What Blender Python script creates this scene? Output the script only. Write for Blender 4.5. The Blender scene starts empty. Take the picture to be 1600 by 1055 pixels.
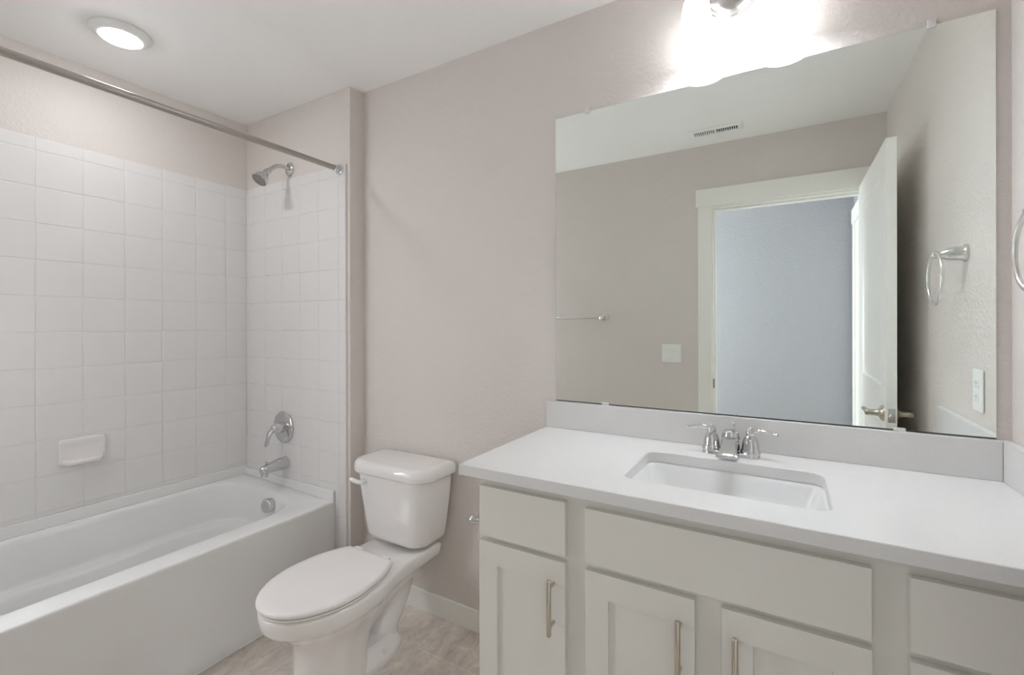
import bpy, bmesh, math, random
from mathutils import Vector, Matrix, Euler

PI = math.pi
rad = math.radians
S = bpy.context.scene
COL = S.collection

# ------------------------------------------------------------------ camera
FPX, YAW, PITCH, ROLL = 721.78, rad(30.5022), rad(-0.0419), rad(-0.119)
cam_d = bpy.data.cameras.new('camera')
cam_d.sensor_width = 36.0
cam_d.lens = FPX / 1600 * 36
cam_d.shift_y = -(527.5 - 509.12) / 1600
cam_d.clip_start = 0.02
cam = bpy.data.objects.new('camera', cam_d)
COL.objects.link(cam)
fw = Vector((-math.sin(YAW) * math.cos(PITCH), math.cos(YAW) * math.cos(PITCH), math.sin(PITCH)))
rt = Vector((math.cos(YAW), math.sin(YAW), 0))
up = rt.cross(fw)
rt, up = rt * math.cos(ROLL) + up * math.sin(ROLL), up * math.cos(ROLL) - rt * math.sin(ROLL)
M4 = Matrix((rt, up, -fw)).transposed().to_4x4()
M4.translation = Vector((0, -1.6007, 1.2879))
cam.matrix_world = M4
S.camera = cam

# ------------------------------------------------------------------ world, daylight, exposure
S.view_settings.view_transform = 'Standard'
S.view_settings.look = 'None'
S.view_settings.gamma = 1.0
S.view_settings.use_curve_mapping = False
S.view_settings.exposure = 1.36
S.cycles.diffuse_bounces = 8
S.cycles.max_bounces = 14
S.cycles.glossy_bounces = 8
S.cycles.transmission_bounces = 8
S.cycles.caustics_reflective = True
S.cycles.caustics_refractive = False
S.cycles.sample_clamp_indirect = 10.0
S.cycles.use_denoising = True
wd = bpy.data.worlds.new('world')
S.world = wd
wd.use_nodes = True
wd.node_tree.nodes['Background'].inputs[0].default_value = (0.75, 0.85, 1.0, 1)
wd.node_tree.nodes['Background'].inputs[1].default_value = 0.5

K_TUB, K_SHADE, K_BULB, K_HALL = 28.0, 1.5, 160.0, 37.0

hall_l = bpy.data.lights.new('hall_daylight', 'AREA')      # daylight at the end of the hallway
hall_l.shape = 'RECTANGLE'; hall_l.size = 0.9; hall_l.size_y = 1.7
hall_l.energy = K_HALL; hall_l.color = (0.90, 0.95, 1.0)
hl = bpy.data.objects.new('hall_daylight', hall_l); COL.objects.link(hl)
hl.location = (-2.25, -2.28, 1.25); hl.rotation_euler = (0, rad(-90), 0)

# ------------------------------------------------------------------ measures
CE = 2.44
XL, XB, YB, XR, YO = -2.665, -1.798, -0.0815, 0.482, -1.593
XT, YT = XL + 0.010, YB - 0.010           # tile faces
ZT = 2.068                                # top of the tile
MX0, MX1, MZ0, MZ1 = -0.746, 0.453, 1.0050, 2.0695
ZC = 0.9026


# ------------------------------------------------------------------ materials
def nodes(m):
    m.use_nodes = True
    nt = m.node_tree
    return nt, nt.nodes['Principled BSDF']


def mat(name, col, rough=0.5, metal=0.0, spec=0.5, coat=0.0, bump=None, var=None):
    m = bpy.data.materials.new(name)
    nt, b = nodes(m)
    b.inputs['Base Color'].default_value = (*col, 1)
    b.inputs['Roughness'].default_value = rough
    b.inputs['Metallic'].default_value = metal
    b.inputs['Specular IOR Level'].default_value = spec
    b.inputs['Coat Weight'].default_value = coat
    b.inputs['Coat Roughness'].default_value = 0.06
    tc = nt.nodes.new('ShaderNodeTexCoord')
    if var:                                # (scale, amount): faint mottling of the surface colour
        n = nt.nodes.new('ShaderNodeTexNoise'); n.inputs['Scale'].default_value = var[0]
        n.inputs['Detail'].default_value = 4
        nt.links.new(tc.outputs['Object'], n.inputs['Vector'])
        mx = nt.nodes.new('ShaderNodeMix'); mx.data_type = 'RGBA'
        mx.inputs[6].default_value = (*[c * (1 - var[1]) for c in col], 1)
        mx.inputs[7].default_value = (*[min(1, c * (1 + var[1])) for c in col], 1)
        nt.links.new(n.outputs['Fac'], mx.inputs[0])
        nt.links.new(mx.outputs[2], b.inputs['Base Color'])
    if bump:                               # (scale, strength, distance, detail)
        n = nt.nodes.new('ShaderNodeTexNoise'); n.inputs['Scale'].default_value = bump[0]
        n.inputs['Detail'].default_value = bump[3]; n.inputs['Distortion'].default_value = 0.6
        nt.links.new(tc.outputs['Object'], n.inputs['Vector'])
        rp = nt.nodes.new('ShaderNodeValToRGB')
        rp.color_ramp.elements[0].position = 0.42; rp.color_ramp.elements[1].position = 0.62
        nt.links.new(n.outputs['Fac'], rp.inputs['Fac'])
        bp = nt.nodes.new('ShaderNodeBump'); bp.inputs['Strength'].default_value = bump[1]
        bp.inputs['Distance'].default_value = bump[2]
        nt.links.new(rp.outputs['Color'], bp.inputs['Height'])
        nt.links.new(bp.outputs['Normal'], b.inputs['Normal'])
    return m


def emit(name, col, k):
    m = bpy.data.materials.new(name)
    nt, b = nodes(m)
    b.inputs['Base Color'].default_value = (*col, 1)
    b.inputs['Emission Color'].default_value = (*col, 1)
    b.inputs['Emission Strength'].default_value = k
    return m


def srgb(r, g, b):
    f = lambda c: c / 12.92 if c <= 0.04045 else ((c + 0.055) / 1.055) ** 2.4
    return tuple(f(v / 255) for v in (r, g, b))


M_WALL = mat('wall_paint', srgb(219, 212, 207), 0.55, spec=0.35, bump=(75, 0.26, 0.003, 2))
M_HALL = mat('hall_paint', srgb(163, 165, 169), 0.7, spec=0.3, bump=(62, 0.4, 0.003, 3))
M_CEIL = mat('ceiling_paint', srgb(245, 244, 242), 0.75, spec=0.25, bump=(48, 0.08, 0.003, 2))
M_TILE = mat('glazed_tile', srgb(228, 226, 225), 0.2, spec=0.32)
M_GROUT = mat('tile_grout', srgb(224, 221, 219), 0.8)
M_TUB = mat('tub_enamel', srgb(234, 234, 233), 0.13, spec=0.5)
M_PORC = mat('porcelain', srgb(236, 233, 231), 0.09, spec=0.5, coat=0.4)
M_SINK = mat('sink_porcelain', srgb(230, 230, 230), 0.12, spec=0.5)
M_SEAT = mat('seat_plastic', srgb(236, 232, 230), 0.22, spec=0.5)
M_TRIM = mat('trim_paint', srgb(242, 241, 236), 0.38, spec=0.45)
M_CAB = mat('cabinet_paint', srgb(221, 219, 212), 0.36, spec=0.45, bump=(30, 0.04, 0.001, 2))
M_CHROME = mat('chrome', (0.66, 0.66, 0.67), 0.05, metal=1.0)
M_NICKEL = mat('brushed_nickel', (0.60, 0.55, 0.47), 0.26, metal=1.0)
M_SATIN = mat('satin_nickel', (0.74, 0.73, 0.71), 0.24, metal=1.0)
M_MIRROR = mat('mirror_silver', (0.95, 0.995, 0.965), 0.0, metal=1.0)
M_GLASSEDGE = mat('mirror_glass_edge', srgb(120, 130, 124), 0.15)
M_PLASTIC = mat('white_plastic', srgb(240, 240, 238), 0.3)
M_CLIP = mat('clear_clip_plastic', srgb(226, 226, 224), 0.12, spec=0.7)
M_DARK = mat('dark_void', srgb(26, 25, 24), 0.8)
M_BRONZE = mat('oil_rubbed_bronze', srgb(52, 47, 42), 0.4, metal=0.8)
M_CAULK = mat('caulk', srgb(240, 238, 234), 0.5)
M_LENS = emit('lit_lens', (0.96, 0.98, 1.0), K_TUB)
M_SHADE = emit('lit_frosted_glass', (0.95, 0.975, 1.0), K_SHADE)
M_BULB = emit('lit_bulb', (0.95, 0.975, 1.0), K_BULB)
M_CARPET = mat('hall_carpet', srgb(170, 160, 148), 0.95, bump=(400, 0.6, 0.004, 2), var=(120, 0.12))


def quartz():
    m = bpy.data.materials.new('speckled_quartz')
    nt, b = nodes(m)
    b.inputs['Roughness'].default_value = 0.2
    tc = nt.nodes.new('ShaderNodeTexCoord')
    v = nt.nodes.new('ShaderNodeTexVoronoi'); v.inputs['Scale'].default_value = 170
    v.inputs['Randomness'].default_value = 1.0
    nt.links.new(tc.outputs['Object'], v.inputs['Vector'])
    r = nt.nodes.new('ShaderNodeValToRGB')
    r.color_ramp.elements[0].position = 0.0; r.color_ramp.elements[0].color = (*srgb(196, 190, 184), 1)
    r.color_ramp.elements[1].position = 0.16; r.color_ramp.elements[1].color = (*srgb(226, 225, 224), 1)
    nt.links.new(v.outputs['Distance'], r.inputs['Fac'])
    n = nt.nodes.new('ShaderNodeTexNoise'); n.inputs['Scale'].default_value = 220
    nt.links.new(tc.outputs['Object'], n.inputs['Vector'])
    mx = nt.nodes.new('ShaderNodeMix'); mx.data_type = 'RGBA'; mx.blend_type = 'MULTIPLY'
    mx.inputs[0].default_value = 0.10
    nt.links.new(r.outputs['Color'], mx.inputs[6]); nt.links.new(n.outputs['Color'], mx.inputs[7])
    nt.links.new(mx.outputs[2], b.inputs['Base Color'])
    return m


def plank():
    """Stone-look vinyl tiles, 0.305 wide, laid along y with thin pale joints."""
    m = bpy.data.materials.new('stone_look_vinyl')
    nt, b = nodes(m)
    b.inputs['Roughness'].default_value = 0.42
    tc = nt.nodes.new('ShaderNodeTexCoord')
    mp = nt.nodes.new('ShaderNodeMapping')
    mp.inputs['Rotation'].default_value = (0, 0, rad(90))
    mp.inputs['Location'].default_value = (0.10, 1.265, 0)
    nt.links.new(tc.outputs['Object'], mp.inputs['Vector'])
    br = nt.nodes.new('ShaderNodeTexBrick')
    br.inputs['Scale'].default_value = 1.0
    br.inputs['Brick Width'].default_value = 0.61
    br.inputs['Row Height'].default_value = 0.305
    br.inputs['Mortar Size'].default_value = 0.0022
    br.inputs['Color1'].default_value = (*srgb(240, 231, 222), 1)
    br.inputs['Color2'].default_value = (*srgb(222, 214, 206), 1)
    br.inputs['Mortar'].default_value = (*srgb(252, 247, 240), 1)
    nt.links.new(mp.outputs['Vector'], br.inputs['Vector'])
    st = nt.nodes.new('ShaderNodeMapping'); st.inputs['Scale'].default_value = (9.0, 5.0, 1)
    nt.links.new(tc.outputs['Object'], st.inputs['Vector'])
    n = nt.nodes.new('ShaderNodeTexNoise'); n.inputs['Scale'].default_value = 2.4
    n.inputs['Detail'].default_value = 9; n.inputs['Roughness'].default_value = 0.68
    n.inputs['Distortion'].default_value = 0.8
    nt.links.new(st.outputs['Vector'], n.inputs['Vector'])
    r = nt.nodes.new('ShaderNodeValToRGB')
    r.color_ramp.elements[0].position = 0.3; r.color_ramp.elements[0].color = (0.66, 0.655, 0.65, 1)
    r.color_ramp.elements[1].position = 0.7; r.color_ramp.elements[1].color = (1.08, 1.07, 1.06, 1)
    nt.links.new(n.outputs['Fac'], r.inputs['Fac'])
    mx = nt.nodes.new('ShaderNodeMix'); mx.data_type = 'RGBA'; mx.blend_type = 'MULTIPLY'
    mx.inputs[0].default_value = 1.0
    nt.links.new(br.outputs['Color'], mx.inputs[6]); nt.links.new(r.outputs['Color'], mx.inputs[7])
    nt.links.new(mx.outputs[2], b.inputs['Base Color'])
    bp = nt.nodes.new('ShaderNodeBump'); bp.inputs['Strength'].default_value = 0.25
    bp.inputs['Distance'].default_value = 0.002
    nt.links.new(n.outputs['Fac'], bp.inputs['Height'])
    nt.links.new(bp.outputs['Normal'], b.inputs['Normal'])
    return m


M_QUARTZ = quartz()
M_FLOOR = plank()

# ------------------------------------------------------------------ mesh helpers


def BM():
    return bmesh.new()


def obj(name, bm, m, parent=None, smooth=40, weighted=False):
    """Link bm (built in world coordinates) as ONE mesh object under parent."""
    bmesh.ops.recalc_face_normals(bm, faces=bm.faces[:])
    if parent is not None:
        p = parent
        off = Vector((0, 0, 0))
        while p is not None:
            off += p.location
            p = p.parent
        bmesh.ops.translate(bm, verts=bm.verts[:], vec=-off)
    me = bpy.data.meshes.new(name)
    bm.to_mesh(me); bm.free()
    ms = m if isinstance(m, (list, tuple)) else [m]
    for q in ms:
        me.materials.append(q)
    if smooth:
        for p in me.polygons:
            p.use_smooth = True
        me.set_sharp_from_angle(angle=rad(smooth))
    o = bpy.data.objects.new(name, me)
    COL.objects.link(o)
    if parent is not None:
        o.parent = parent
    if weighted:
        w = o.modifiers.new('normals', 'WEIGHTED_NORMAL'); w.keep_sharp = True
    return o


def tag(o, label, cat, group=None):
    o['label'] = label; o['category'] = cat
    if group:
        o['group'] = group
    return o


def thing(name, label, cat, loc):
    o = bpy.data.objects.new(name, None)
    o.empty_display_size = 0.05
    o.location = loc
    COL.objects.link(o)
    return tag(o, label, cat)


LABELS = {
    'wall_vanity': 'greige painted wall behind the mirror, vanity and toilet tank',
    'wall_plumbing': 'projecting wall end carrying the shower head and tub spout',
    'wall_left': 'painted wall above the tile along the bathtub length',
    'wall_right': 'painted wall carrying the towel ring beside the mirror',
    'wall_door': 'painted wall with the doorway, opposite the vanity, seen in the mirror',
    'floor': 'stone-look vinyl tile floor of the bathroom',
    'ceiling': 'white painted bathroom ceiling',
    'wall_hall_back': 'pale blue-grey hallway wall seen through the doorway in the mirror',
    'wall_hall_side': 'hallway side wall with a second white doorway',
    'wall_hall_end': 'far end wall of the hallway outside',
    'floor_hall': 'carpeted floor of the hallway outside the doorway',
    'ceiling_hall': 'white ceiling of the hallway outside the doorway',
    'trim_1': 'white flat casing round the bathroom doorway, with a wider head board',
    'trim_2': 'white casing round the hallway doorway seen past the open door',
    'trim_3': 'white door jamb and stop lining the bathroom doorway',
    'door_1': 'white two-panel bathroom door standing open beside the right wall',
    'door_2': 'closed white panel door at the side of the hallway',
    'baseboard_vanity': 'white baseboard between the toilet and the vanity cabinet',
    'baseboard_plumbing': 'short white baseboard on the wall end beside the tub',
    'baseboard_door': 'white baseboard below the towel bar, opposite the vanity',
    'baseboard_right': 'white baseboard behind the open bathroom door',
    'wall_tile_left': 'white square wall tile along the length of the bathtub',
    'wall_tile_plumbing': 'white square wall tile round the shower valve and tub spout',
    'wall_tile_door': 'white square wall tile at the foot end of the bathtub',
}


def struct(name, bm, m, parent=None, **k):
    o = obj(name, bm, m, parent, **k)
    if parent is None:
        o['kind'] = 'structure'
        o['label'] = LABELS[name]
        o['category'] = name.split('_')[0]
    return o


def box(bm, x0, x1, y0, y1, z0, z1, bev=0.0, seg=2, mi=0):
    g = bmesh.ops.create_cube(bm, size=1.0)
    vs = g['verts']
    for v in vs:
        v.co = Vector(((x0 + x1) / 2 + v.co.x * (x1 - x0), (y0 + y1) / 2 + v.co.y * (y1 - y0), (z0 + z1) / 2 + v.co.z * (z1 - z0)))
    fs = list({f for v in vs for f in v.link_faces})
    for f in fs:
        f.material_index = mi
    if bev > 0:
        es = list({e for v in vs for e in v.link_edges})
        bmesh.ops.bevel(bm, geom=es, offset=bev, segments=seg, profile=0.5, affect='EDGES', clamp_overlap=True)
    return bm


def loft(bm, rings, cap0=True, cap1=True, closed=True):
    vr = [[bm.verts.new(p) for p in r] for r in rings]
    n = len(rings[0])
    for a, b in zip(vr[:-1], vr[1:]):
        for i in range(n if closed else n - 1):
            j = (i + 1) % n
            bm.faces.new((a[i], a[j], b[j], b[i]))
    if cap0:
        bm.faces.new(vr[0][::-1])
    if cap1:
        bm.faces.new(vr[-1])
    return vr


def frame_of(d):
    d = d.normalized()
    a = Vector((0, 0, 1)) if abs(d.z) < 0.9 else Vector((0, 1, 0))
    u = d.cross(a).normalized()
    return u, d.cross(u).normalized()


def lathe(bm, origin, axis, prof, n=28, cap0=True, cap1=True, squash=1.0):
    """prof: list of (distance along axis, radius)."""
    o = Vector(origin); d = Vector(axis).normalized()
    u, w = frame_of(d)
    rings = []
    for t, r in prof:
        r = max(r, 1e-4)
        rings.append([o + d * t + u * (r * math.cos(2 * PI * k / n)) + w * (r * squash * math.sin(2 * PI * k / n)) for k in range(n)])
    loft(bm, rings, cap0, cap1)
    return bm


def spline(pts, steps=6):
    """Catmull-Rom through tuples of any length."""
    P = [tuple(p) for p in pts]
    P = [P[0]] + P + [P[-1]]
    out = []
    for i in range(1, len(P) - 2):
        for s in range(steps):
            t = s / steps
            out.append(tuple(0.5 * (2 * b + (c - a) * t + (2 * a - 5 * b + 4 * c - d) * t * t + (3 * b - a - 3 * c + d) * t ** 3)
                             for a, b, c, d in zip(P[i - 1], P[i], P[i + 1], P[i + 2])))
    out.append(tuple(P[-2]))
    return out


def tube(bm, pts, r, n=16, cap=True, closed=False, flat=1.0):
    """Sweep a circle along pts; r is a number or a list; flat squashes the second axis."""
    P = [Vector(p[:3]) for p in pts]
    R = r if isinstance(r, (list, tuple)) else [r] * len(P)
    rings = []
    u = None
    for i, p in enumerate(P):
        if closed:
            d = (P[(i + 1) % len(P)] - P[i - 1]).normalized()
        else:
            d = (P[min(i + 1, len(P) - 1)] - P[max(i - 1, 0)]).normalized()
        if u is None:
            u, w = frame_of(d)
        else:
            u = (u - d * u.dot(d)).normalized(); w = d.cross(u)
        rings.append([p + u * (R[i] * math.cos(2 * PI * k / n)) + w * (R[i] * flat * math.sin(2 * PI * k / n)) for k in range(n)])
    if closed:
        rings.append(rings[0])
        loft(bm, rings, False, False)
        bmesh.ops.remove_doubles(bm, verts=bm.verts[:], dist=1e-6)
    else:
        loft(bm, rings, cap, cap)
    return bm


def rrect(x0, x1, y0, y1, r, z, n=8):
    """Rounded rectangle ring, counter-clockwise; r one number or (r x0y0, x1y0, x1y1, x0y1)."""
    rs = r if isinstance(r, (list, tuple)) else [r] * 4
    c = [(x0, y0, 1, 1, PI), (x1, y0, -1, 1, 1.5 * PI), (x1, y1, -1, -1, 0), (x0, y1, 1, -1, 0.5 * PI)]
    out = []
    for (cx, cy, sx, sy, a0), q in zip(c, rs):
        for k in range(n + 1):
            a = a0 + k / n * PI / 2
            out.append(Vector((cx + sx * q + q * math.cos(a), cy + sy * q + q * math.sin(a), z)))
    return out


def egg(cx, yf, yc, hw, sides, z, n1=18, n2=14):
    """Ring: half-ellipse nose from yf to yc, then sides [(y, w) ...] running back, then a straight back edge."""
    half = []
    for k in range(n1 + 1):
        a = PI / 2 * k / n1
        half.append((yc - (yc - yf) * math.cos(a), hw * math.sin(a)))
    tab = spline([(yc, hw)] + list(sides), 12)
    for k in range(1, n2 + 1):
        t = k / n2 * (len(tab) - 1)
        i = min(int(t), len(tab) - 2); f = t - i
        half.append((tab[i][0] * (1 - f) + tab[i + 1][0] * f, tab[i][1] * (1 - f) + tab[i + 1][1] * f))
    ring = [Vector((cx + w, y, z)) for y, w in half]
    ring += [Vector((cx - w, y, z)) for y, w in reversed(half[1:])]
    return ring


def scaled(ring, k, z, cx=None, cy=None):
    cx = sum(p.x for p in ring) / len(ring) if cx is None else cx
    cy = sum(p.y for p in ring) / len(ring) if cy is None else cy
    return [Vector((cx + (p.x - cx) * k, cy + (p.y - cy) * k, z)) for p in ring]


def panel_slab(bm, axis, face, x0, x1, z0, z1, thick, panels, mould, both=False):
    """A slab whose front face carries recessed panels.  axis 'y': face looks to -y at y=face, widths along x.
    axis 'x': face looks to -x at x=face, widths along y.  mould = [(inset, depth) ...] from the panel's edge inwards."""
    def P(a, d, z):
        return (a, face + d, z) if axis == 'y' else (face + d, a, z)
    xs = sorted({x0, x1} | {p[0] for p in panels} | {p[1] for p in panels})
    zs = sorted({z0, z1} | {p[2] for p in panels} | {p[3] for p in panels})
    def side(sgn, base):
        cache = {}
        def V(a, z):
            if (a, z) not in cache:
                cache[(a, z)] = bm.verts.new(P(a, base, z))
            return cache[(a, z)]
        for i in range(len(xs) - 1):
            for j in range(len(zs) - 1):
                cx_, cz_ = (xs[i] + xs[i + 1]) / 2, (zs[j] + zs[j + 1]) / 2
                if any(p[0] < cx_ < p[1] and p[2] < cz_ < p[3] for p in panels):
                    continue
                bm.faces.new((V(xs[i], zs[j]), V(xs[i + 1], zs[j]), V(xs[i + 1], zs[j + 1]), V(xs[i], zs[j + 1])))
        for a0, a1, b0, b1 in panels:
            prev = [V(a0, b0), V(a1, b0), V(a1, b1), V(a0, b1)]
            for ins, dep in mould:
                cur = [bm.verts.new(P(a, base + sgn * dep, z)) for a, z in ((a0 + ins, b0 + ins), (a1 - ins, b0 + ins), (a1 - ins, b1 - ins), (a0 + ins, b1 - ins))]
                for k in range(4):
                    bm.faces.new((prev[k], prev[(k + 1) % 4], cur[(k + 1) % 4], cur[k]))
                prev = cur
            bm.faces.new(prev)
        return cache
    f = side(1, 0.0)
    if both:
        g = side(-1, thick)
        gv = lambda a, z: g[(a, z)]
    else:
        gb = {}
        def gv(a, z):
            if (a, z) not in gb:
                gb[(a, z)] = bm.verts.new(P(a, thick, z))
            return gb[(a, z)]
    rim = [(a, z0) for a in xs] + [(x1, z) for z in zs[1:]] + [(a, z1) for a in reversed(xs[:-1])] + [(x0, z) for z in reversed(zs[1:-1])]
    m = len(rim)
    for k in range(m):
        p, q = rim[k], rim[(k + 1) % m]
        bm.faces.new((f[p], f[q], gv(*q), gv(*p)))
    if not both:
        bm.faces.new([gv(*p) for p in rim])
    return bm


# ------------------------------------------------------------------ the room
b = BM(); box(b, XB, 0.62, 0, 0.12, 0, CE); struct('wall_vanity', b, M_WALL, smooth=0)
b = BM(); box(b, -2.80, XB, YB, 0.12, 0, CE, 0.004, 2); struct('wall_plumbing', b, M_WALL, smooth=40, weighted=True)
b = BM(); box(b, -2.80, XL, -1.72, YB, 0, CE); struct('wall_left', b, M_WALL, smooth=0)
b = BM(); box(b, XR, 0.62, -1.705, 0, 0, CE); struct('wall_right', b, M_WALL, smooth=0)
OX0, OX1, OZ = -0.388, 0.374, 2.032        # clear opening of the doorway
b = BM()
box(b, XL, OX0 - 0.02, -1.705, YO, 0, CE)
box(b, OX1 + 0.02, XR, -1.705, YO, 0, CE)
box(b, OX0 - 0.02, OX1 + 0.02, -1.705, YO, OZ + 0.02, CE)
struct('wall_door', b, M_WALL, smooth=0)
b = BM(); box(b, -2.80, 0.62, -1.65, 0.12, -0.06, 0); struct('floor', b, M_FLOOR, smooth=0)
b = BM(); box(b, -2.80, 0.62, -1.72, 0.12, CE, CE + 0.06); struct('ceiling', b, M_CEIL, smooth=0)
# hallway beyond the doorway
HX, HY = 0.47, -2.86
b = BM(); box(b, -2.42, 0.60, HY - 0.1, HY, 0, CE); struct('wall_hall_back', b, M_HALL, smooth=0)
b = BM(); box(b, HX, 0.60, HY, -1.705, 0, CE); struct('wall_hall_side', b, M_HALL, smooth=0)
b = BM(); box(b, -2.42, -2.30, HY, -1.705, 0, CE); struct('wall_hall_end', b, M_HALL, smooth=0)
b = BM(); box(b, -2.42, 0.62, HY - 0.1, -1.65, -0.06, 0); struct('floor_hall', b, M_CARPET, smooth=0)
b = BM(); box(b, -2.42, 0.62, HY - 0.1, -1.72, CE, CE + 0.06); struct('ceiling_hall', b, M_CEIL, smooth=0)
# trim round the second doorway at the end of the hall, and its white slab
b = BM()
box(b, HX - 0.018, HX, -2.80, -2.72, 0, 2.06, 0.002)
box(b, HX - 0.018, HX, -1.97, -1.89, 0, 2.06, 0.002)
box(b, HX - 0.022, HX, -2.82, -1.87, 2.06, 2.17, 0.002)
struct('trim_2', b, M_TRIM, weighted=True)
b = BM()
panel_slab(b, 'x', HX - 0.006, -2.718, -1.972, 0.01, 2.058, 0.0055, [(-2.60, -2.09, 1.02, 1.92), (-2.60, -2.09, 0.25, 0.86)], [(0.018, 0.0025), (0.05, 0.0012)])
struct('door_2', b, M_TRIM, smooth=30)
# casing and jamb of the bathroom doorway
b = BM()
box(b, OX0 - 0.088, OX0 - 0.010, YO, YO + 0.016, 0, 2.045, 0.0025)
box(b, OX1 + 0.010, OX1 + 0.088, YO, YO + 0.016, 0, 2.045, 0.0025)
box(b, OX0 - 0.101, OX1 + 0.101, YO, YO + 0.021, 2.045, 2.155, 0.0025)
box(b, OX0 - 0.088, OX0 - 0.010, -1.721, -1.705, 0, 2.045, 0.0025)
box(b, OX1 + 0.010, OX1 + 0.085, -1.721, -1.705, 0, 2.045, 0.0025)
box(b, OX0 - 0.101, OX1 + 0.085, -1.725, -1.705, 2.045, 2.155, 0.0025)
struct('trim_1', b, M_TRIM, weighted=True)
b = BM()
box(b, OX0 - 0.018, OX0, -1.705, YO, 0, OZ + 0.018)
box(b, OX1, OX1 + 0.018, -1.705, YO, 0, OZ + 0.018)
box(b, OX0, OX1, -1.705, YO, OZ, OZ + 0.018)
box(b, OX0, OX0 + 0.011, -1.675, YO - 0.037, 0, OZ, 0.001)
box(b, OX1 - 0.011, OX1, -1.675, YO - 0.037, 0, OZ, 0.001)
box(b, OX0 + 0.011, OX1 - 0.011, -1.675, YO - 0.037, OZ - 0.011, OZ, 0.001)
jamb = struct('trim_3', b, M_TRIM, weighted=True)
b = BM(); box(b, OX0 - 0.0005, OX0 + 0.002, YO - 0.030, YO + 0.004, 0.885, 0.945, 0.001)
obj('strike_plate', b, M_BRONZE, jamb)
# baseboards
BH = 0.092
b = BM(); box(b, XB + 0.012, -0.735, -0.012, 0, 0, BH, 0.003); struct('baseboard_vanity', b, M_TRIM, weighted=True)
b = BM(); box(b, XB, XB + 0.012, YB, 0, 0, BH, 0.003); struct('baseboard_plumbing', b, M_TRIM, weighted=True)
b = BM(); box(b, -1.866, OX0 - 0.088, YO, YO + 0.012, 0, BH, 0.003); struct('baseboard_door', b, M_TRIM, weighted=True)
b = BM(); box(b, XR - 0.012, XR, YO + 0.012, -0.60, 0, BH, 0.003); struct('baseboard_right', b, M_TRIM, weighted=True)

# ------------------------------------------------------------------ wall tile: grout bed plus pillowed tiles, one mesh per wall
ROWS = [0.0] + [0.5115 - 0.1503 * k for k in range(3, 0, -1)] + [0.5115 + 0.1503 * k for k in range(0, 11)] + [ZT]


def tiles(name, axis, face, cols, rows, skip=None):
    """axis 'x': wall at x=face looking +x, columns along y.  'y': looking -y.  'Y': looking +y."""
    bm = BM()
    G = 0.0010
    def P(a, d, z):
        return {'x': (face + d, a, z), 'y': (a, face - d, z), 'Y': (a, face + d, z)}[axis]
    def quad(a0, a1, z0, z1, d0, d1, ins):
        o = [bm.verts.new(P(a, d0, z)) for a, z in ((a0, z0), (a1, z0), (a1, z1), (a0, z1))]
        m_ = [bm.verts.new(P(a, d1 * 0.75, z)) for a, z in ((a0 + ins * .3, z0 + ins * .3), (a1 - ins * .3, z0 + ins * .3), (a1 - ins * .3, z1 - ins * .3), (a0 + ins * .3, z1 - ins * .3))]
        t = [bm.verts.new(P(a, d1, z)) for a, z in ((a0 + ins, z0 + ins), (a1 - ins, z0 + ins), (a1 - ins, z1 - ins), (a0 + ins, z1 - ins))]
        for A, B in ((o, m_), (m_, t)):
            for k in range(4):
                bm.faces.new((A[k], A[(k + 1) % 4], B[(k + 1) % 4], B[k]))
        bm.faces.new(t)
    for i in range(len(cols) - 1):
        for j in range(len(rows) - 1):
            if skip and skip(cols[i], cols[i + 1], rows[j], rows[j + 1]):
                continue
            quad(cols[i] + G, cols[i + 1] - G, rows[j] + G, rows[j + 1] - G, -0.0013, 0.0, 0.0036)
    lo, hi = min(cols), max(cols)
    if axis == 'x':
        box(bm, face - 0.010, face - 0.0012, lo, hi, rows[0], rows[-1], mi=1)
    elif axis == 'y':
        box(bm, lo, hi, face + 0.0012, face + 0.010, rows[0], rows[-1], mi=1)
    else:
        box(bm, lo, hi, face - 0.010, face - 0.0012, rows[0], rows[-1], mi=1)
    return struct(name, bm, [M_TILE, M_GROUT], smooth=60)


cy = [YT + 0.0011]
y = -0.204
while y > -1.583:
    cy.append(y); y -= 0.1508
cy.append(-1.583)
up_rows = [0.47] + [r for r in ROWS if r > 0.48]
tiles('wall_tile_left', 'x', XT, sorted(cy), up_rows)
cx_ = [XT - 0.0011, -2.620, -2.470, -2.320, -2.1695, -2.019, -1.8685, -1.819]
tiles('wall_tile_plumbing', 'y', YT, cx_, ROWS, skip=lambda a0, a1, z0, z1: a1 < -1.87 and z1 < 0.47)
tiles('wall_tile_door', 'Y', YO + 0.010, [c for c in cx_], ROWS, skip=lambda a0, a1, z0, z1: a1 < -1.87 and z1 < 0.47)

# ------------------------------------------------------------------ bathtub
tub = thing('bathtub', 'white alcove bathtub with plain apron and rounded basin between tiled walls', 'bathtub', (-2.26, -0.84, 0))
TX0, TX1, TY0, TY1 = XT + 0.001, -1.896, -1.582, YT - 0.001
b = BM()
CR = (0.16, 0.16, 0.21, 0.21)


def tring(x0, x1, y0, y1, k, z):
    return rrect(x0, x1, y0, y1, [c * k for c in CR], z, 10)


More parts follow.
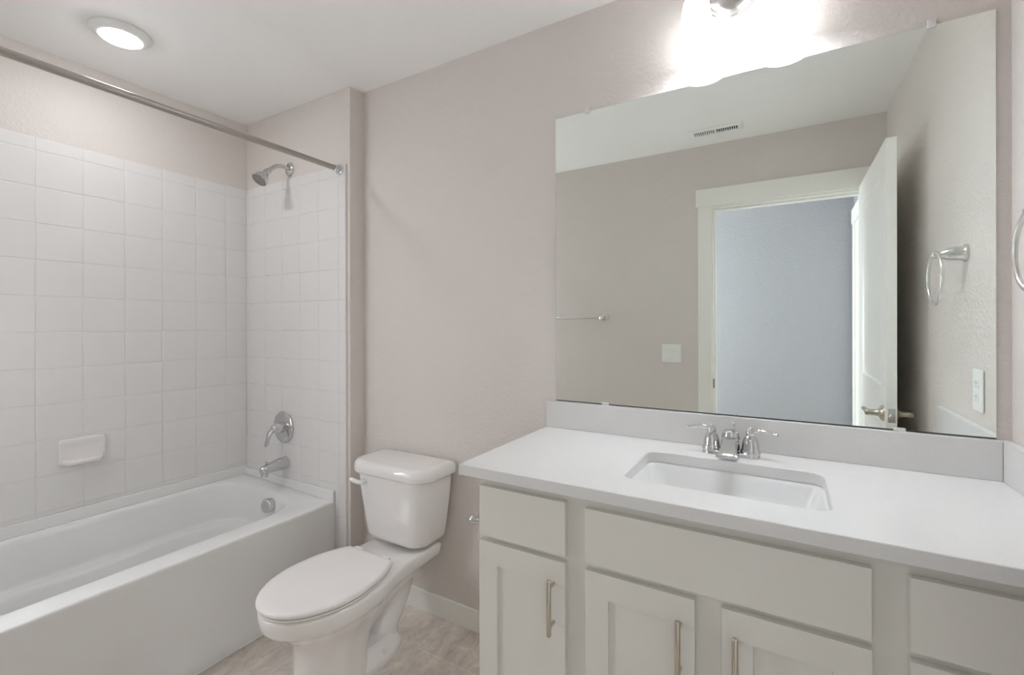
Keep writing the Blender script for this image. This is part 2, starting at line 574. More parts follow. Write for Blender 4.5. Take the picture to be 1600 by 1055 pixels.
rings = [
    rrect(TX0, TX1 - 0.001, TY0, TY1, 0.003, 0.405, 10),
    rrect(TX0, TX1, TY0, TY1, 0.003, 0.420, 10),
    rrect(TX0, TX1 - 0.0015, TY0, TY1, 0.004, 0.4255, 10),
    rrect(TX0 + 0.001, TX1 - 0.006, TY0 + 0.001, TY1 - 0.001, 0.008, 0.4290, 10),
    rrect(TX0 + 0.002, TX1 - 0.014, TY0 + 0.002, TY1 - 0.002, 0.012, 0.4300, 10),
    tring(-2.612, -1.992, -1.47, -0.175, 0.98, 0.4325),
    tring(-2.604, -2.001, -1.46, -0.185, 0.95, 0.4300),
    tring(-2.598, -2.007, -1.452, -0.192, 0.92, 0.4220),
    tring(-2.593, -2.012, -1.444, -0.198, 0.90, 0.405),
    tring(-2.585, -2.022, -1.420, -0.214, 0.85, 0.300),
    tring(-2.5845, -2.0235, -1.4175, -0.2155, 0.845, 0.284),
    tring(-2.583, -2.025, -1.415, -0.217, 0.84, 0.272),
    tring(-2.578, -2.030, -1.409, -0.222, 0.82, 0.266),
    tring(-2.572, -2.036, -1.403, -0.229, 0.81, 0.2645),
    tring(-2.545, -2.060, -1.376, -0.262, 0.74, 0.260),
    tring(-2.539, -2.066, -1.370, -0.268, 0.72, 0.255),
    tring(-2.535, -2.070, -1.362, -0.272, 0.71, 0.240),
    tring(-2.520, -2.085, -1.300, -0.290, 0.66, 0.120),
    tring(-2.500, -2.095, -1.270, -0.310, 0.60, 0.095),
    tring(-2.460, -2.135, -1.220, -0.350, 0.48, 0.085),
]
for r_ in rings[:9]:                       # the rim climbs a little towards the back wall
    for p in r_:
        p.z += 0.020 * min(1.0, max(0.0, (-2.02 - p.x) / 0.56)) if p.z > 0.40 else 0.0
loft(b, rings, cap0=False, cap1=True)
# apron: gently dished front with a flared toe
prof = [(TX1 - 0.001, 0.406), (TX1 - 0.002, 0.30), (TX1 - 0.001, 0.16), (TX1 + 0.003, 0.11), (TX1 + 0.012, 0.07), (TX1 + 0.024, 0.03), (TX1 + 0.027, 0.0), (TX1 - 0.03, 0.0), (TX1 - 0.03, 0.406)]
pr = spline(prof[:7], 4) + prof[7:]
loft(b, [[Vector((x_, yy, z_)) for x_, z_ in pr] for yy in (TY0, TY1)], True, True)
obj('basin', b, M_TUB, tub, smooth=50)
b = BM()                                   # raised tile lip along the three walls
box(b, TX0, TX0 + 0.012, TY0, TY1, 0.430, 0.497, 0.004, 3)
box(b, TX0, TX1 - 0.001, TY1 - 0.012, TY1, 0.420, 0.481, 0.004, 3)
box(b, TX0, TX1 - 0.001, TY0, TY0 + 0.012, 0.420, 0.481, 0.004, 3)
obj('tile_lip', b, M_TUB, tub, weighted=True)
b = BM()
lathe(b, (-2.243, -0.2000, 0.381), (0, -1, 0.1), [(0, 0.034), (0.020, 0.036), (0.032, 0.0355), (0.036, 0.033), (0.034, 0.027), (0.033, 0.018), (0.034, 0.001)], 32)
ov = obj('overflow_cover', b, M_CHROME, tub)
ov['label'] = 'round chrome overflow cover'
b = BM(); lathe(b, (-2.30, -0.40, 0.084), (0, 0, 1), [(0, 0.034), (0.003, 0.033), (0.004, 0.026), (0.002, 0.02), (0.004, 0.001)], 28)
obj('drain', b, M_CHROME, tub)
b = BM(); box(b, TX1 + 0.024, TX1 + 0.031, TY0 + 0.01, TY1, 0.0005, 0.006, 0.002); obj('caulk_bead', b, M_CAULK, tub)

# ------------------------------------------------------------------ tub fittings
t = thing('tub_spout', 'chrome tub spout with pull knob on the tiled wall', 'tub spout', (-2.285, YT, 0.562))
b = BM()
pts = spline([(-2.285, YT - 0.001, 0.562, 0.034), (-2.285, YT - 0.04, 0.561, 0.0325), (-2.285, YT - 0.09, 0.557, 0.026), (-2.285, YT - 0.125, 0.552, 0.0225), (-2.285, YT - 0.139, 0.550, 0.018)], 4)
tube(b, pts, [p[3] for p in pts], 24)
lathe(b, (-2.285, YT - 0.118, 0.552), (0, -0.1, -1), [(0, 0.019), (0.030, 0.0185), (0.034, 0.017), (0.030, 0.013), (0.012, 0.012)], 24)
obj('spout', b, M_CHROME, t)
b = BM(); lathe(b, (-2.285, YT - 0.112, 0.570), (0, 0, 1), [(0, 0.0035), (0.012, 0.0035), (0.014, 0.007), (0.019, 0.0075), (0.022, 0.003)], 16)
obj('diverter_knob', b, M_CHROME, t)

t = thing('shower_valve', 'round chrome shower valve plate with a single curved lever handle', 'shower valve', (-2.303, YT, 0.748))
b = BM(); lathe(b, (-2.303, YT - 0.0005, 0.748), (0, -1, 0), [(0, 0.083), (0.004, 0.084), (0.009, 0.080), (0.012, 0.070), (0.014, 0.045), (0.016, 0.030)], 48)
obj('escutcheon', b, M_CHROME, t)
b = BM()
lathe(b, (-2.303, YT - 0.014, 0.748), (0, -1, 0), [(0, 0.029), (0.020, 0.027), (0.036, 0.025), (0.048, 0.023), (0.057, 0.016), (0.060, 0.002)], 28)
pts = spline([(-2.303, YT - 0.046, 0.752, 0.017), (-2.305, YT - 0.066, 0.742, 0.0175), (-2.309, YT - 0.082, 0.718, 0.0155), (-2.312, YT - 0.088, 0.690, 0.0135), (-2.314, YT - 0.094, 0.668, 0.0115), (-2.315, YT - 0.100, 0.660, 0.005)], 5)
tube(b, pts, [p[3] for p in pts], 18, flat=0.7)
obj('lever_handle', b, M_CHROME, t)

t = thing('shower_sprayer', 'chrome shower head on a bent arm above the plumbing wall tile', 'shower head', (-2.263, YB, 2.124))
b = BM(); lathe(b, (-2.263, YB - 0.0005, 2.120), (0, -1, 0), [(0, 0.037), (0.004, 0.036), (0.010, 0.028), (0.013, 0.016)], 32)
obj('escutcheon', b, M_CHROME, t)
b = BM()
ap = spline([(-2.263, YB - 0.008, 2.120), (-2.263, YB - 0.045, 2.124), (-2.263, YB - 0.080, 2.112), (-2.263, YB - 0.112, 2.086), (-2.263, YB - 0.125, 2.072)], 6)
tube(b, ap, 0.0108, 18)
obj('shower_arm', b, M_CHROME, t)
b = BM()
hd = Vector((0.0, -0.62, -0.78)).normalized()
ho = Vector((-2.263, YB - 0.120, 2.079))
lathe(b, ho, hd, [(-0.004, 0.012), (0.002, 0.0165), (0.016, 0.0175), (0.026, 0.0165), (0.034, 0.022), (0.050, 0.032), (0.066, 0.0385), (0.074, 0.039), (0.078, 0.036)], 32, cap1=False)
head = obj('spray_head', b, M_CHROME, t)
b = BM(); lathe(b, ho, hd, [(0.070, 0.0362), (0.0765, 0.0362), (0.0765, 0.0005)], 32)
u_, w_ = frame_of(hd)
for rr, nn in ((0.009, 6), (0.018, 12), (0.027, 18)):
    for k in range(nn):
        c_ = ho + u_ * rr * math.cos(2 * PI * k / nn) + w_ * rr * math.sin(2 * PI * k / nn)
        lathe(b, c_, hd, [(0.076, 0.0018), (0.0785, 0.0012)], 6)
obj('spray_face', b, mat('spray_face_grey', srgb(150, 146, 140), 0.45), head)

t = thing('shower_curtain_rod', 'bare chrome shower curtain rod spanning the tub alcove', 'curtain rod', (-1.856, YT, 2.044))
b = BM(); tube(b, [(-1.856, YT - 0.012, 2.046), (-1.856, YO + 0.022, 2.046)], 0.0125, 24)
obj('rod', b, mat('rod_steel', (0.46, 0.43, 0.40), 0.26, metal=1.0), t)
for yy, s in ((YT, -1), (YO + 0.010, 1)):
    b = BM(); lathe(b, (-1.856, yy, 2.046), (0, s, 0), [(0, 0.026), (0.006, 0.0255), (0.009, 0.021), (0.010, 0.0165), (0.034, 0.0160), (0.036, 0.0128)], 32)
    obj('end_flange', b, M_CHROME, t)

# soap dish: ceramic tray with a curved back and a ribbed lip
t = thing('soap_dish', 'white ceramic soap dish set into the left wall tile', 'soap dish', (XT, -0.813, 0.745))
b = BM()
sy0, sy1, sz0, sz1 = -0.892, -0.734, 0.690, 0.804
# back plate as a rounded frame with a scooped hollow
def yz(r_, x_):
    return [Vector((x_, p.x, p.y)) for p in r_]
fr = lambda ins, rad_, x_: yz(rrect(sy0 + ins, sy1 - ins, sz0 + ins, sz1 - ins, rad_, 0, 6), x_)
loft(b, [fr(0, 0.018, XT), fr(0.0005, 0.018, XT + 0.010), fr(0.003, 0.017, XT + 0.015), fr(0.008, 0.015, XT + 0.0165),
         fr(0.016, 0.013, XT + 0.0155), fr(0.026, 0.012, XT + 0.0125), fr(0.040, 0.006, XT + 0.011)], True, True)
obj('back_plate', b, M_PORC, t)
b = BM()
tr = []
n = 26
for k in range(n + 1):
    f_ = k / n
    yy = sy0 + 0.008 + f_ * (sy1 - sy0 - 0.016)
    e = 1 - abs(2 * f_ - 1) ** 5
    out = 0.020 + 0.036 * e
    rib = 0.0014 * math.sin(f_ * 14 * PI) * e
    lift = 0.006 * (1 - e)
    tr.append([Vector((XT + 0.004, yy, 0.690 + lift)), Vector((XT + out * 0.75, yy, 0.692 + lift)), Vector((XT + out, yy, 0.702 + rib + lift)),
               Vector((XT + out, yy, 0.713 + rib + lift)), Vector((XT + out - 0.005, yy, 0.7165 + rib + lift)), Vector((XT + out - 0.012, yy, 0.7125 + lift)),
               Vector((XT + 0.016, yy, 0.7075 + lift)), Vector((XT + 0.004, yy, 0.722 + lift))])
loft(b, tr, True, True)
obj('tray', b, M_PORC, t, smooth=60)

# ------------------------------------------------------------------ toilet
TX = -1.414
TK = -1.426
toi = thing('toilet', 'white two-piece toilet with elongated bowl and closed lid', 'toilet', (TX, -0.30, 0))
b = BM()


def bowl(z, yf, hw, yc, sides):
    return egg(TX, yf, yc, hw, sides, z)


rings = [
    bowl(0.000, -0.634, 0.122, -0.51, [(-0.45, 0.110), (-0.42, 0.098), (-0.395, 0.080)]),
    bowl(0.020, -0.631, 0.120, -0.51, [(-0.45, 0.108), (-0.42, 0.096), (-0.395, 0.078)]),
    bowl(0.090, -0.622, 0.112, -0.51, [(-0.45, 0.102), (-0.42, 0.091), (-0.395, 0.072)]),
    bowl(0.160, -0.622, 0.112, -0.51, [(-0.44, 0.101), (-0.40, 0.088), (-0.360, 0.070)]),
    bowl(0.205, -0.632, 0.118, -0.50, [(-0.42, 0.112), (-0.36, 0.098), (-0.280, 0.080)]),
    bowl(0.245, -0.668, 0.142, -0.50, [(-0.42, 0.132), (-0.33, 0.108), (-0.200, 0.090)]),
    bowl(0.275, -0.703, 0.160, -0.50, [(-0.41, 0.150), (-0.30, 0.120), (-0.120, 0.105)]),
    bowl(0.292, -0.722, 0.168, -0.50, [(-0.40, 0.160), (-0.28, 0.128), (-0.070, 0.118)]),
    bowl(0.298, -0.734, 0.174, -0.50, [(-0.40, 0.167), (-0.28, 0.134), (-0.055, 0.124)]),
    bowl(0.308, -0.740, 0.178, -0.50, [(-0.40, 0.170), (-0.28, 0.140), (-0.045, 0.130)]),
    bowl(0.345, -0.744, 0.181, -0.50, [(-0.40, 0.174), (-0.28, 0.146), (-0.040, 0.138)]),
    bowl(0.353, -0.741, 0.178, -0.50, [(-0.40, 0.171), (-0.28, 0.143), (-0.043, 0.135)]),
    bowl(0.357, -0.733, 0.171, -0.50, [(-0.40, 0.164), (-0.28, 0.136), (-0.050, 0.128)]),
]
loft(b, rings)
obj('bowl', b, M_PORC, toi, smooth=50)
b = BM()                                   # trapway and foot at the back of the pedestal
pts = spline([(TX, -0.48, 0.10, 0.074), (TX, -0.42, 0.17, 0.074), (TX, -0.34, 0.250, 0.070), (TX, -0.245, 0.285, 0.064), (TX, -0.175, 0.262, 0.058), (TX, -0.155, 0.205, 0.056), (TX, -0.185, 0.140, 0.056), (TX, -0.240, 0.075, 0.060), (TX, -0.255, 0.005, 0.068)], 5)
tube(b, pts, [p[3] for p in pts], 26)
obj('trapway', b, M_PORC, toi, smooth=60)
b = BM()
foot = lambda z, k, yb: egg(TX, -0.485, -0.39, 0.105 * k, [(-0.34, 0.107 * k), (-0.27, 0.100 * k), (-0.215, 0.072 * k), (yb, 0.030 * k)], z)
loft(b, [foot(0, 1, -0.190), foot(0.016, 1, -0.190), foot(0.025, 0.97, -0.193), foot(0.030, 0.90, -0.198), foot(0.046, 0.70, -0.21), foot(0.07, 0.60, -0.23)])
obj('foot', b, M_PORC, toi, smooth=50)
for s in (-1, 1):
    b = BM(); lathe(b, (TX + s * 0.083, -0.322, 0.027), (0.25 * s, 0, 1), [(0, 0.0115), (0.006, 0.0115), (0.012, 0.009), (0.015, 0.003)], 18)
    obj('bolt_cap', b, M_PORC, toi)
# seat ring and lid
SL = lambda z, g: egg(TX, -0.750 + g, -0.515, 0.181 - g, [(-0.43, 0.172 - g), (-0.36, 0.148 - g), (-0.308 - g * 0.5, 0.122 - g)], z)
b = BM(); loft(b, [SL(0.3590, 0.014), SL(0.3600, 0.008), SL(0.364, 0.005), SL(0.3675, 0.006), SL(0.3695, 0.012)]); obj('seat', b, M_SEAT, toi, smooth=45)
b = BM(); loft(b, [SL(0.3730, 0.012), SL(0.3742, 0.003), SL(0.3785, 0.000), SL(0.3840, 0.001), SL(0.3885, 0.005), SL(0.3905, 0.013), SL(0.3918, 0.040)]); obj('lid', b, M_SEAT, toi, smooth=45)
for s in (-1, 1):
    b = BM(); box(b, TX + s * 0.075 - 0.022, TX + s * 0.075 + 0.022, -0.335, -0.292, 0.357, 0.390, 0.008, 3); obj('hinge', b, M_SEAT, toi, weighted=True)


def dring(hw, yf, yb, r, bulge, z, n=8):
    """Tank ring: rectangle with rounded front corners and a slightly bowed front."""
    ring = rrect(TK - hw, TK + hw, yf, yb, (r, r, 0.015, 0.015), z, n)
    for p in ring:
        k = max(0.0, (yb - p.y) / (yb - yf))
        p.y -= bulge * (1 - min(1, abs(p.x - TK) / hw) ** 2) * k * k
    return ring


b = BM()
loft(b, [dring(0.145, -0.175, -0.045, 0.05, 0.012, 0.374), dring(0.160, -0.185, -0.032, 0.055, 0.016, 0.380), dring(0.168, -0.190, -0.026, 0.058, 0.018, 0.398),
         dring(0.178, -0.196, -0.024, 0.058, 0.020, 0.47), dring(0.190, -0.203, -0.022, 0.058, 0.020, 0.56), dring(0.1985, -0.208, -0.022, 0.058, 0.020, 0.640), dring(0.1985, -0.208, -0.022, 0.058, 0.020, 0.659)])
tank = obj('tank', b, M_PORC, toi, smooth=50)
b = BM()
loft(b, [dring(0.200, -0.212, -0.020, 0.060, 0.022, 0.655), dring(0.2125, -0.221, -0.015, 0.066, 0.024, 0.658), dring(0.2165, -0.225, -0.012, 0.068, 0.024, 0.666),
         dring(0.2165, -0.225, -0.012, 0.068, 0.024, 0.683), dring(0.2135, -0.222, -0.014, 0.066, 0.024, 0.699), dring(0.205, -0.213, -0.020, 0.060, 0.024, 0.7075), dring(0.188, -0.198, -0.032, 0.055, 0.022, 0.711)])
obj('tank_lid', b, M_PORC, toi, smooth=50)
b = BM()
pts = spline([(TK - 0.122, -0.214, 0.622, 0.0135), (TK - 0.124, -0.236, 0.623, 0.0130), (TK - 0.135, -0.246, 0.625, 0.0125), (TK - 0.152, -0.252, 0.631, 0.0115), (TK - 0.168, -0.251, 0.634, 0.0095), (TK - 0.175, -0.251, 0.633, 0.003)], 5)
tube(b, pts, [p[3] for p in pts], 18, flat=0.75)
obj('flush_lever', b, M_PLASTIC, toi)

# ------------------------------------------------------------------ vanity cabinet
VX0, VX1 = -0.735, XR - 0.002
FF, DF = -0.5300, -0.5490                 # face frame and door faces
van = thing('vanity_cabinet', 'off-white bathroom vanity cabinet with shaker doors and bar pulls', 'cabinet', (-0.13, -0.27, 0))
b = BM()
box(b, VX0, VX0 + 0.016, FF + 0.018, -0.002, 0.10, 0.8724)
box(b, VX1 - 0.016, VX1, FF + 0.018, -0.002, 0.10, 0.8724)
box(b, VX0 + 0.016, VX1 - 0.016, -0.010, -0.002, 0.10, 0.8724)
box(b, VX0 + 0.016, VX1 - 0.016, FF + 0.018, -0.010, 0.10, 0.116)
box(b, VX0, VX1, FF, FF + 0.018, 0.10, 0.8724, 0.0012, 1)
box(b, VX0 + 0.01, VX1, FF + 0.07, -0.002, 0.0, 0.10)
obj('carcass', b, M_CAB, van, smooth=0)
T = FF - DF - 0.0005


def slab_front(name, x0, x1, z0, z1):
    bm = BM(); box(bm, x0, x1, DF, FF - 0.0005, z0, z1, 0.0016, 2)
    return obj(name, bm, M_CAB, van, weighted=True)


def bar_pull(parent, x, zc, ln=0.137, cc=0.096):
    bm = BM()
    tube(bm, [(x, DF - 0.030, zc - ln / 2), (x, DF - 0.030, zc - ln / 2 + 0.001), (x, DF - 0.030, zc + ln / 2 - 0.001), (x, DF - 0.030, zc + ln / 2)], [0.0054, 0.006, 0.006, 0.0054], 20)
    for s in (-1, 1):
        tube(bm, [(x, DF - 0.0002, zc + s * cc / 2), (x, DF - 0.029, zc + s * cc / 2)], 0.0042, 14)
    o = obj('handle', bm, M_NICKEL, parent)
    o['label'] = 'brushed nickel bar pull'


def shaker(x0, x1, z0, z1, hx, hz):
    bm = BM()
    panel_slab(bm, 'y', DF, x0, x1, z0, z1, T, [(x0 + 0.058, x1 - 0.058, z0 + 0.058, z1 - 0.060)], [(0.0010, 0.0075), (0.0012, 0.0078)])
    o = obj('door', bm, M_CAB, van, smooth=0)
    bv = o.modifiers.new('edge', 'BEVEL'); bv.width = 0.0013; bv.segments = 2; bv.limit_method = 'ANGLE'
    bar_pull(o, hx, hz)
    return o


slab_front('drawer_front', -0.7255, -0.4680, 0.7120, 0.8480)
slab_front('false_front', -0.4175, 0.1365, 0.7120, 0.8450)
slab_front('drawer_front', 0.1905, 0.4520, 0.7130, 0.8440)
slab_front('drawer_front', 0.1905, 0.4520, 0.4100, 0.6965)
slab_front('drawer_front', 0.1905, 0.4520, 0.1150, 0.3940)
shaker(-0.7260, -0.4690, 0.115, 0.6975, -0.499, 0.5925)
shaker(-0.4165, -0.1665, 0.115, 0.6965, -0.196, 0.5905)
shaker(-0.1130, 0.1370, 0.115, 0.6965, -0.0855, 0.5915)

# ------------------------------------------------------------------ countertop with sink cut-out
CX0, CX1, CY0, CY1 = -0.7815, XR - 0.001, -0.568, -0.001
SX0, SX1, SY0, SY1 = -0.356, 0.087, -0.452, -0.163
ctp = thing('countertop', 'white speckled quartz vanity countertop with rectangular sink cut-out', 'countertop', (-0.15, -0.28, 0.8798))
b = BM()
inn = rrect(SX0, SX1, SY0, SY1, 0.035, 0, 8)
cxm, cym = (SX0 + SX1) / 2, (SY0 + SY1) / 2
oub = []
for p in inn:
    dx, dy = p.x - cxm, p.y - cym
    k = min((CX1 - cxm) / dx if dx > 1e-9 else ((CX0 - cxm) / dx if dx < -1e-9 else 1e9), (CY1 - cym) / dy if dy > 1e-9 else ((CY0 - cym) / dy if dy < -1e-9 else 1e9))
    oub.append(Vector((cxm + dx * k, cym + dy * k, 0)))
for cor in ((CX0, CY0), (CX1, CY0), (CX1, CY1), (CX0, CY1)):
    i = min(range(len(oub)), key=lambda q: (oub[q].x - cor[0]) ** 2 + (oub[q].y - cor[1]) ** 2)
    oub[i] = Vector((cor[0], cor[1], 0))
zt, zb = ZC, ZC - 0.0300
ein = lambda ins, z: [Vector((min(max(p.x, CX0 + ins), CX1 - ins), min(max(p.y, CY0 + ins), CY1 - ins), z)) for p in oub]
iin = lambda g, z: [Vector((p.x, p.y, z)) for p in rrect(SX0 - g, SX1 + g, SY0 - g, SY1 + g, 0.035 + g, 0, 8)]
R_ = [iin(0, zb), iin(0, zt - 0.002), iin(0.002, zt), ein(0.0015, zt), ein(0, zt - 0.0015), ein(0, zb + 0.0015), ein(0.0015, zb)]
loft(b, R_ + [R_[0]], False, False)
bmesh.ops.remove_doubles(b, verts=b.verts[:], dist=1e-6)
obj('slab', b, M_QUARTZ, ctp, smooth=30)
b = BM(); box(b, CX0, XR - 0.0215, -0.0205, -0.001, ZC + 0.0002, ZC + 0.0995, 0.0015, 2); obj('backsplash', b, M_QUARTZ, ctp, weighted=True)
b = BM(); box(b, XR - 0.0210, XR - 0.001, CY0 + 0.004, -0.001, ZC + 0.0002, ZC + 0.0995, 0.0015, 2); obj('side_splash', b, M_QUARTZ, ctp, weighted=True)

snk = thing('sink', 'white rectangular undermount sink below the countertop', 'sink', (cxm, cym, 0.74))
b = BM()
sr = lambda g, r_, z: rrect(SX0 - g, SX1 + g, SY0 - g, SY1 + g, r_, z, 8)
zz = zb - 0.0006
loft(b, [sr(0.030, 0.05, zz - 0.012), sr(0.030, 0.05, zz), sr(0.002, 0.036, zz), sr(-0.002, 0.034, zz - 0.003), sr(-0.006, 0.034, zz - 0.012),
         sr(-0.034, 0.040, zz - 0.095), sr(-0.042, 0.045, zz - 0.112), sr(-0.056, 0.045, zz - 0.124), sr(-0.085, 0.040, zz - 0.130), sr(-0.13, 0.01, zz - 0.133)], False, True)
loft(b, [sr(0.030, 0.05, zz - 0.012), sr(0.004, 0.036, zz - 0.014), sr(-0.026, 0.05, zz - 0.11), sr(-0.075, 0.04, zz - 0.142), sr(-0.13, 0.01, zz - 0.145)], False, True)
bmesh.ops.remove_doubles(b, verts=b.verts[:], dist=1e-6)
obj('basin', b, M_SINK, snk, smooth=50)
b = BM(); lathe(b, (cxm, cym + 0.01, zz - 0.1325), (0, 0, 1), [(0, 0.028), (0.002, 0.027), (0.003, 0.021), (0.001, 0.019), (0.004, 0.017), (0.005, 0.001)], 28)
obj('drain', b, M_CHROME, snk)

# ------------------------------------------------------------------ faucet
FXc, FY = -0.1375, -0.088
fau = thing('faucet', 'chrome two-handle centerset faucet behind the sink', 'faucet', (FXc, FY, ZC))
b = BM()
rp = lambda g, z: rrect(FXc - 0.078 + g, FXc + 0.078 - g, FY - 0.027 + g, FY + 0.027 - g, 0.026 - g, z, 8)
loft(b, [rp(0, ZC + 0.0003), rp(0, ZC + 0.008), rp(0.002, ZC + 0.011), rp(0.006, ZC + 0.0125)])
obj('base_plate', b, M_CHROME, fau, smooth=50)
for s in (-1, 1):
    hx = FXc + s * 0.0525
    b = BM()
    lathe(b, (hx, FY, ZC + 0.010), (0, 0, 1), [(0, 0.0268), (0.008, 0.0268), (0.011, 0.0255), (0.013, 0.0238), (0.022, 0.0232), (0.034, 0.0212), (0.045, 0.0172), (0.051, 0.0135), (0.054, 0.0122), (0.057, 0.0135)], 32)
    h = obj('handle', b, M_CHROME, fau)
    b = BM()
    lathe(b, (hx, FY, ZC + 0.066), (0, 0, 1), [(0, 0.0125), (0.005, 0.0130), (0.010, 0.0115), (0.014, 0.0075), (0.018, 0.0055), (0.021, 0.0015)], 28)
    pts = spline([(hx + s * 0.004, FY, ZC + 0.072, 0.0085), (hx + s * 0.020, FY - 0.002, ZC + 0.0775, 0.0075), (hx + s * 0.040, FY - 0.004, ZC + 0.0765, 0.0065), (hx + s * 0.058, FY - 0.006, ZC + 0.0725, 0.0060), (hx + s * 0.068, FY - 0.007, ZC + 0.072, 0.0058), (hx + s * 0.072, FY - 0.007, ZC + 0.072, 0.002)], 5)
    tube(b, pts, [p[3] for p in pts], 16, flat=0.8)
    obj('lever', b, M_CHROME, h)
b = BM()                                   # spout: broad body leaning forward, flaring to a wide flat lip
sp = []
for y_, zt_, zb_, wt, wb in ((0.024, 0.040, 0.008, 0.018, 0.020), (0.014, 0.054, 0.008, 0.0225, 0.024), (-0.004, 0.0575, 0.008, 0.0250, 0.026), (-0.022, 0.0560, 0.012, 0.0245, 0.026),
                             (-0.042, 0.0490, 0.017, 0.0225, 0.0235), (-0.062, 0.0400, 0.017, 0.0220, 0.0225), (-0.080, 0.0310, 0.015, 0.0245, 0.0240), (-0.093, 0.0240, 0.013, 0.0285, 0.0275), (-0.100, 0.0200, 0.012, 0.0310, 0.0300), (-0.102, 0.0170, 0.0125, 0.0305, 0.0298)):
    ring = []
    zc_, hh = (zt_ + zb_) / 2, (zt_ - zb_) / 2
    for k in range(28):
        a = 2 * PI * k / 28
        c_, s_ = math.cos(a), math.sin(a)
        ex = 0.55
        w_k = wt if s_ > 0 else wb
        ring.append(Vector((FXc + w_k * math.copysign(abs(c_) ** ex, c_), FY + y_, ZC + zc_ + hh * math.copysign(abs(s_) ** ex, s_))))
    sp.append(ring)
loft(b, sp)
obj('spout', b, M_CHROME, fau, smooth=50)
b = BM(); lathe(b, (FXc, FY + 0.002, ZC + 0.050), (0, -0.10, 1), [(0, 0.0255), (0.005, 0.0250), (0.013, 0.0228), (0.018, 0.0215), (0.0205, 0.0195), (0.0212, 0.012), (0.0214, 0.0005)], 32)
obj('spout_cap', b, M_CHROME, fau)
b = BM(); lathe(b, (FXc + 0.006, FY + 0.026, ZC + 0.010), (0, 0, 1), [(0, 0.0022), (0.070, 0.0022), (0.072, 0.0042), (0.077, 0.0055), (0.083, 0.0052), (0.087, 0.0022)], 16)
obj('lift_rod', b, M_CHROME, fau)

# ------------------------------------------------------------------ mirror
mir = thing('wall_mirror', 'large frameless wall mirror above the vanity backsplash', 'mirror', ((MX0 + MX1) / 2, 0, MZ0))
b = BM(); box(b, MX0, MX1, -0.0050, -0.0012, MZ0, MZ1)
for f in b.faces:
    f.material_index = 0 if f.normal.y < -0.9 else 1
obj('glass', b, [M_MIRROR, M_GLASSEDGE], mir, smooth=0)
b = BM(); box(b, MX0, MX1, -0.0056, -0.0008, MZ0 - 0.0018, MZ0 + 0.0012)
obj('bottom_edge', b, mat('dark_edge', srgb(62, 62, 60), 0.4), mir, smooth=0)
for x_, zc_, s in ((-0.618, MZ1, 1), (0.333, MZ1, 1), (-0.552, MZ0, -1), (0.266, MZ0, -1)):
    b = BM()
    if s > 0:
        box(b, x_ - 0.009, x_ + 0.009, -0.0085, -0.0055, zc_ - 0.008, zc_ + 0.003, 0.001, 2)
        box(b, x_ - 0.009, x_ + 0.009, -0.0085, -0.0004, zc_ + 0.001, zc_ + 0.016, 0.002, 2)
        lathe(b, (x_, -0.008, zc_ + 0.010), (0, -1, 0), [(0, 0.0045), (0.002, 0.004), (0.003, 0.0005)], 12)
    else:
        box(b, x_ - 0.013, x_ + 0.013, -0.0085, -0.0055, zc_ - 0.0022, zc_ + 0.006, 0.001, 2)
        box(b, x_ - 0.013, x_ + 0.013, -0.0085, -0.0004, zc_ - 0.0026, zc_ - 0.0004, 0.0006, 2)
    obj('clip', b, M_CLIP, mir, weighted=True)

# ------------------------------------------------------------------ vanity light
LX, LY, LZ = -0.115, -0.082, 2.128
lamp = thing('vanity_light', 'two-shade nickel vanity light with lit frosted glass shades', 'wall light', (LX, 0, 2.27))
b = BM()
lathe(b, (-0.142, -0.0005, 2.333), (0, -1, 0), [(0, 0.080), (0.006, 0.080), (0.009, 0.077), (0.014, 0.0765), (0.024, 0.071), (0.030, 0.060), (0.032, 0.030), (0.036, 0.018), (0.048, 0.014)], 44)
obj('backplate', b, M_SATIN, lamp)
for sx in (-0.233, 0.003):
    b = BM()
    s = -1 if sx < LX else 1
    pts = spline([(-0.142, -0.044, 2.333), (-0.142 + s * 0.045, -0.070, 2.342), (sx - s * 0.03, LY, 2.352), (sx, LY, 2.348), (sx, LY, 2.322)], 6)
    tube(b, pts, 0.0075, 16)
    lathe(b, (sx, LY, 2.328), (0, 0, -1), [(0, 0.012), (0.006, 0.020), (0.026, 0.023), (0.040, 0.024)], 24)
    arm = obj('arm', b, M_SATIN, lamp)
    b = BM()
    prof = [(2.300, 0.024), (2.297, 0.030), (2.285, 0.036), (2.26, 0.0405), (2.22, 0.0455), (2.18, 0.0525), (2.15, 0.0595), (LZ + 0.008, 0.0675), (LZ, 0.0685), (LZ, 0.0655), (LZ + 0.008, 0.0645), (2.15, 0.0565), (2.18, 0.0495), (2.22, 0.0425), (2.26, 0.0375), (2.285, 0.033), (2.294, 0.024)]
    lathe(b, (sx, LY, 0), (0, 0, 1), prof, 40, False, False)
    sh = obj('shade', b, M_SHADE, lamp, smooth=60)
    b = BM()
    lathe(b, (sx, LY, 2.288), (0, 0, -1), [(0, 0.012), (0.022, 0.013), (0.035, 0.020), (0.055, 0.0275), (0.075, 0.026), (0.090, 0.016), (0.096, 0.001)], 24)
    obj('bulb', b, M_BULB, sh)

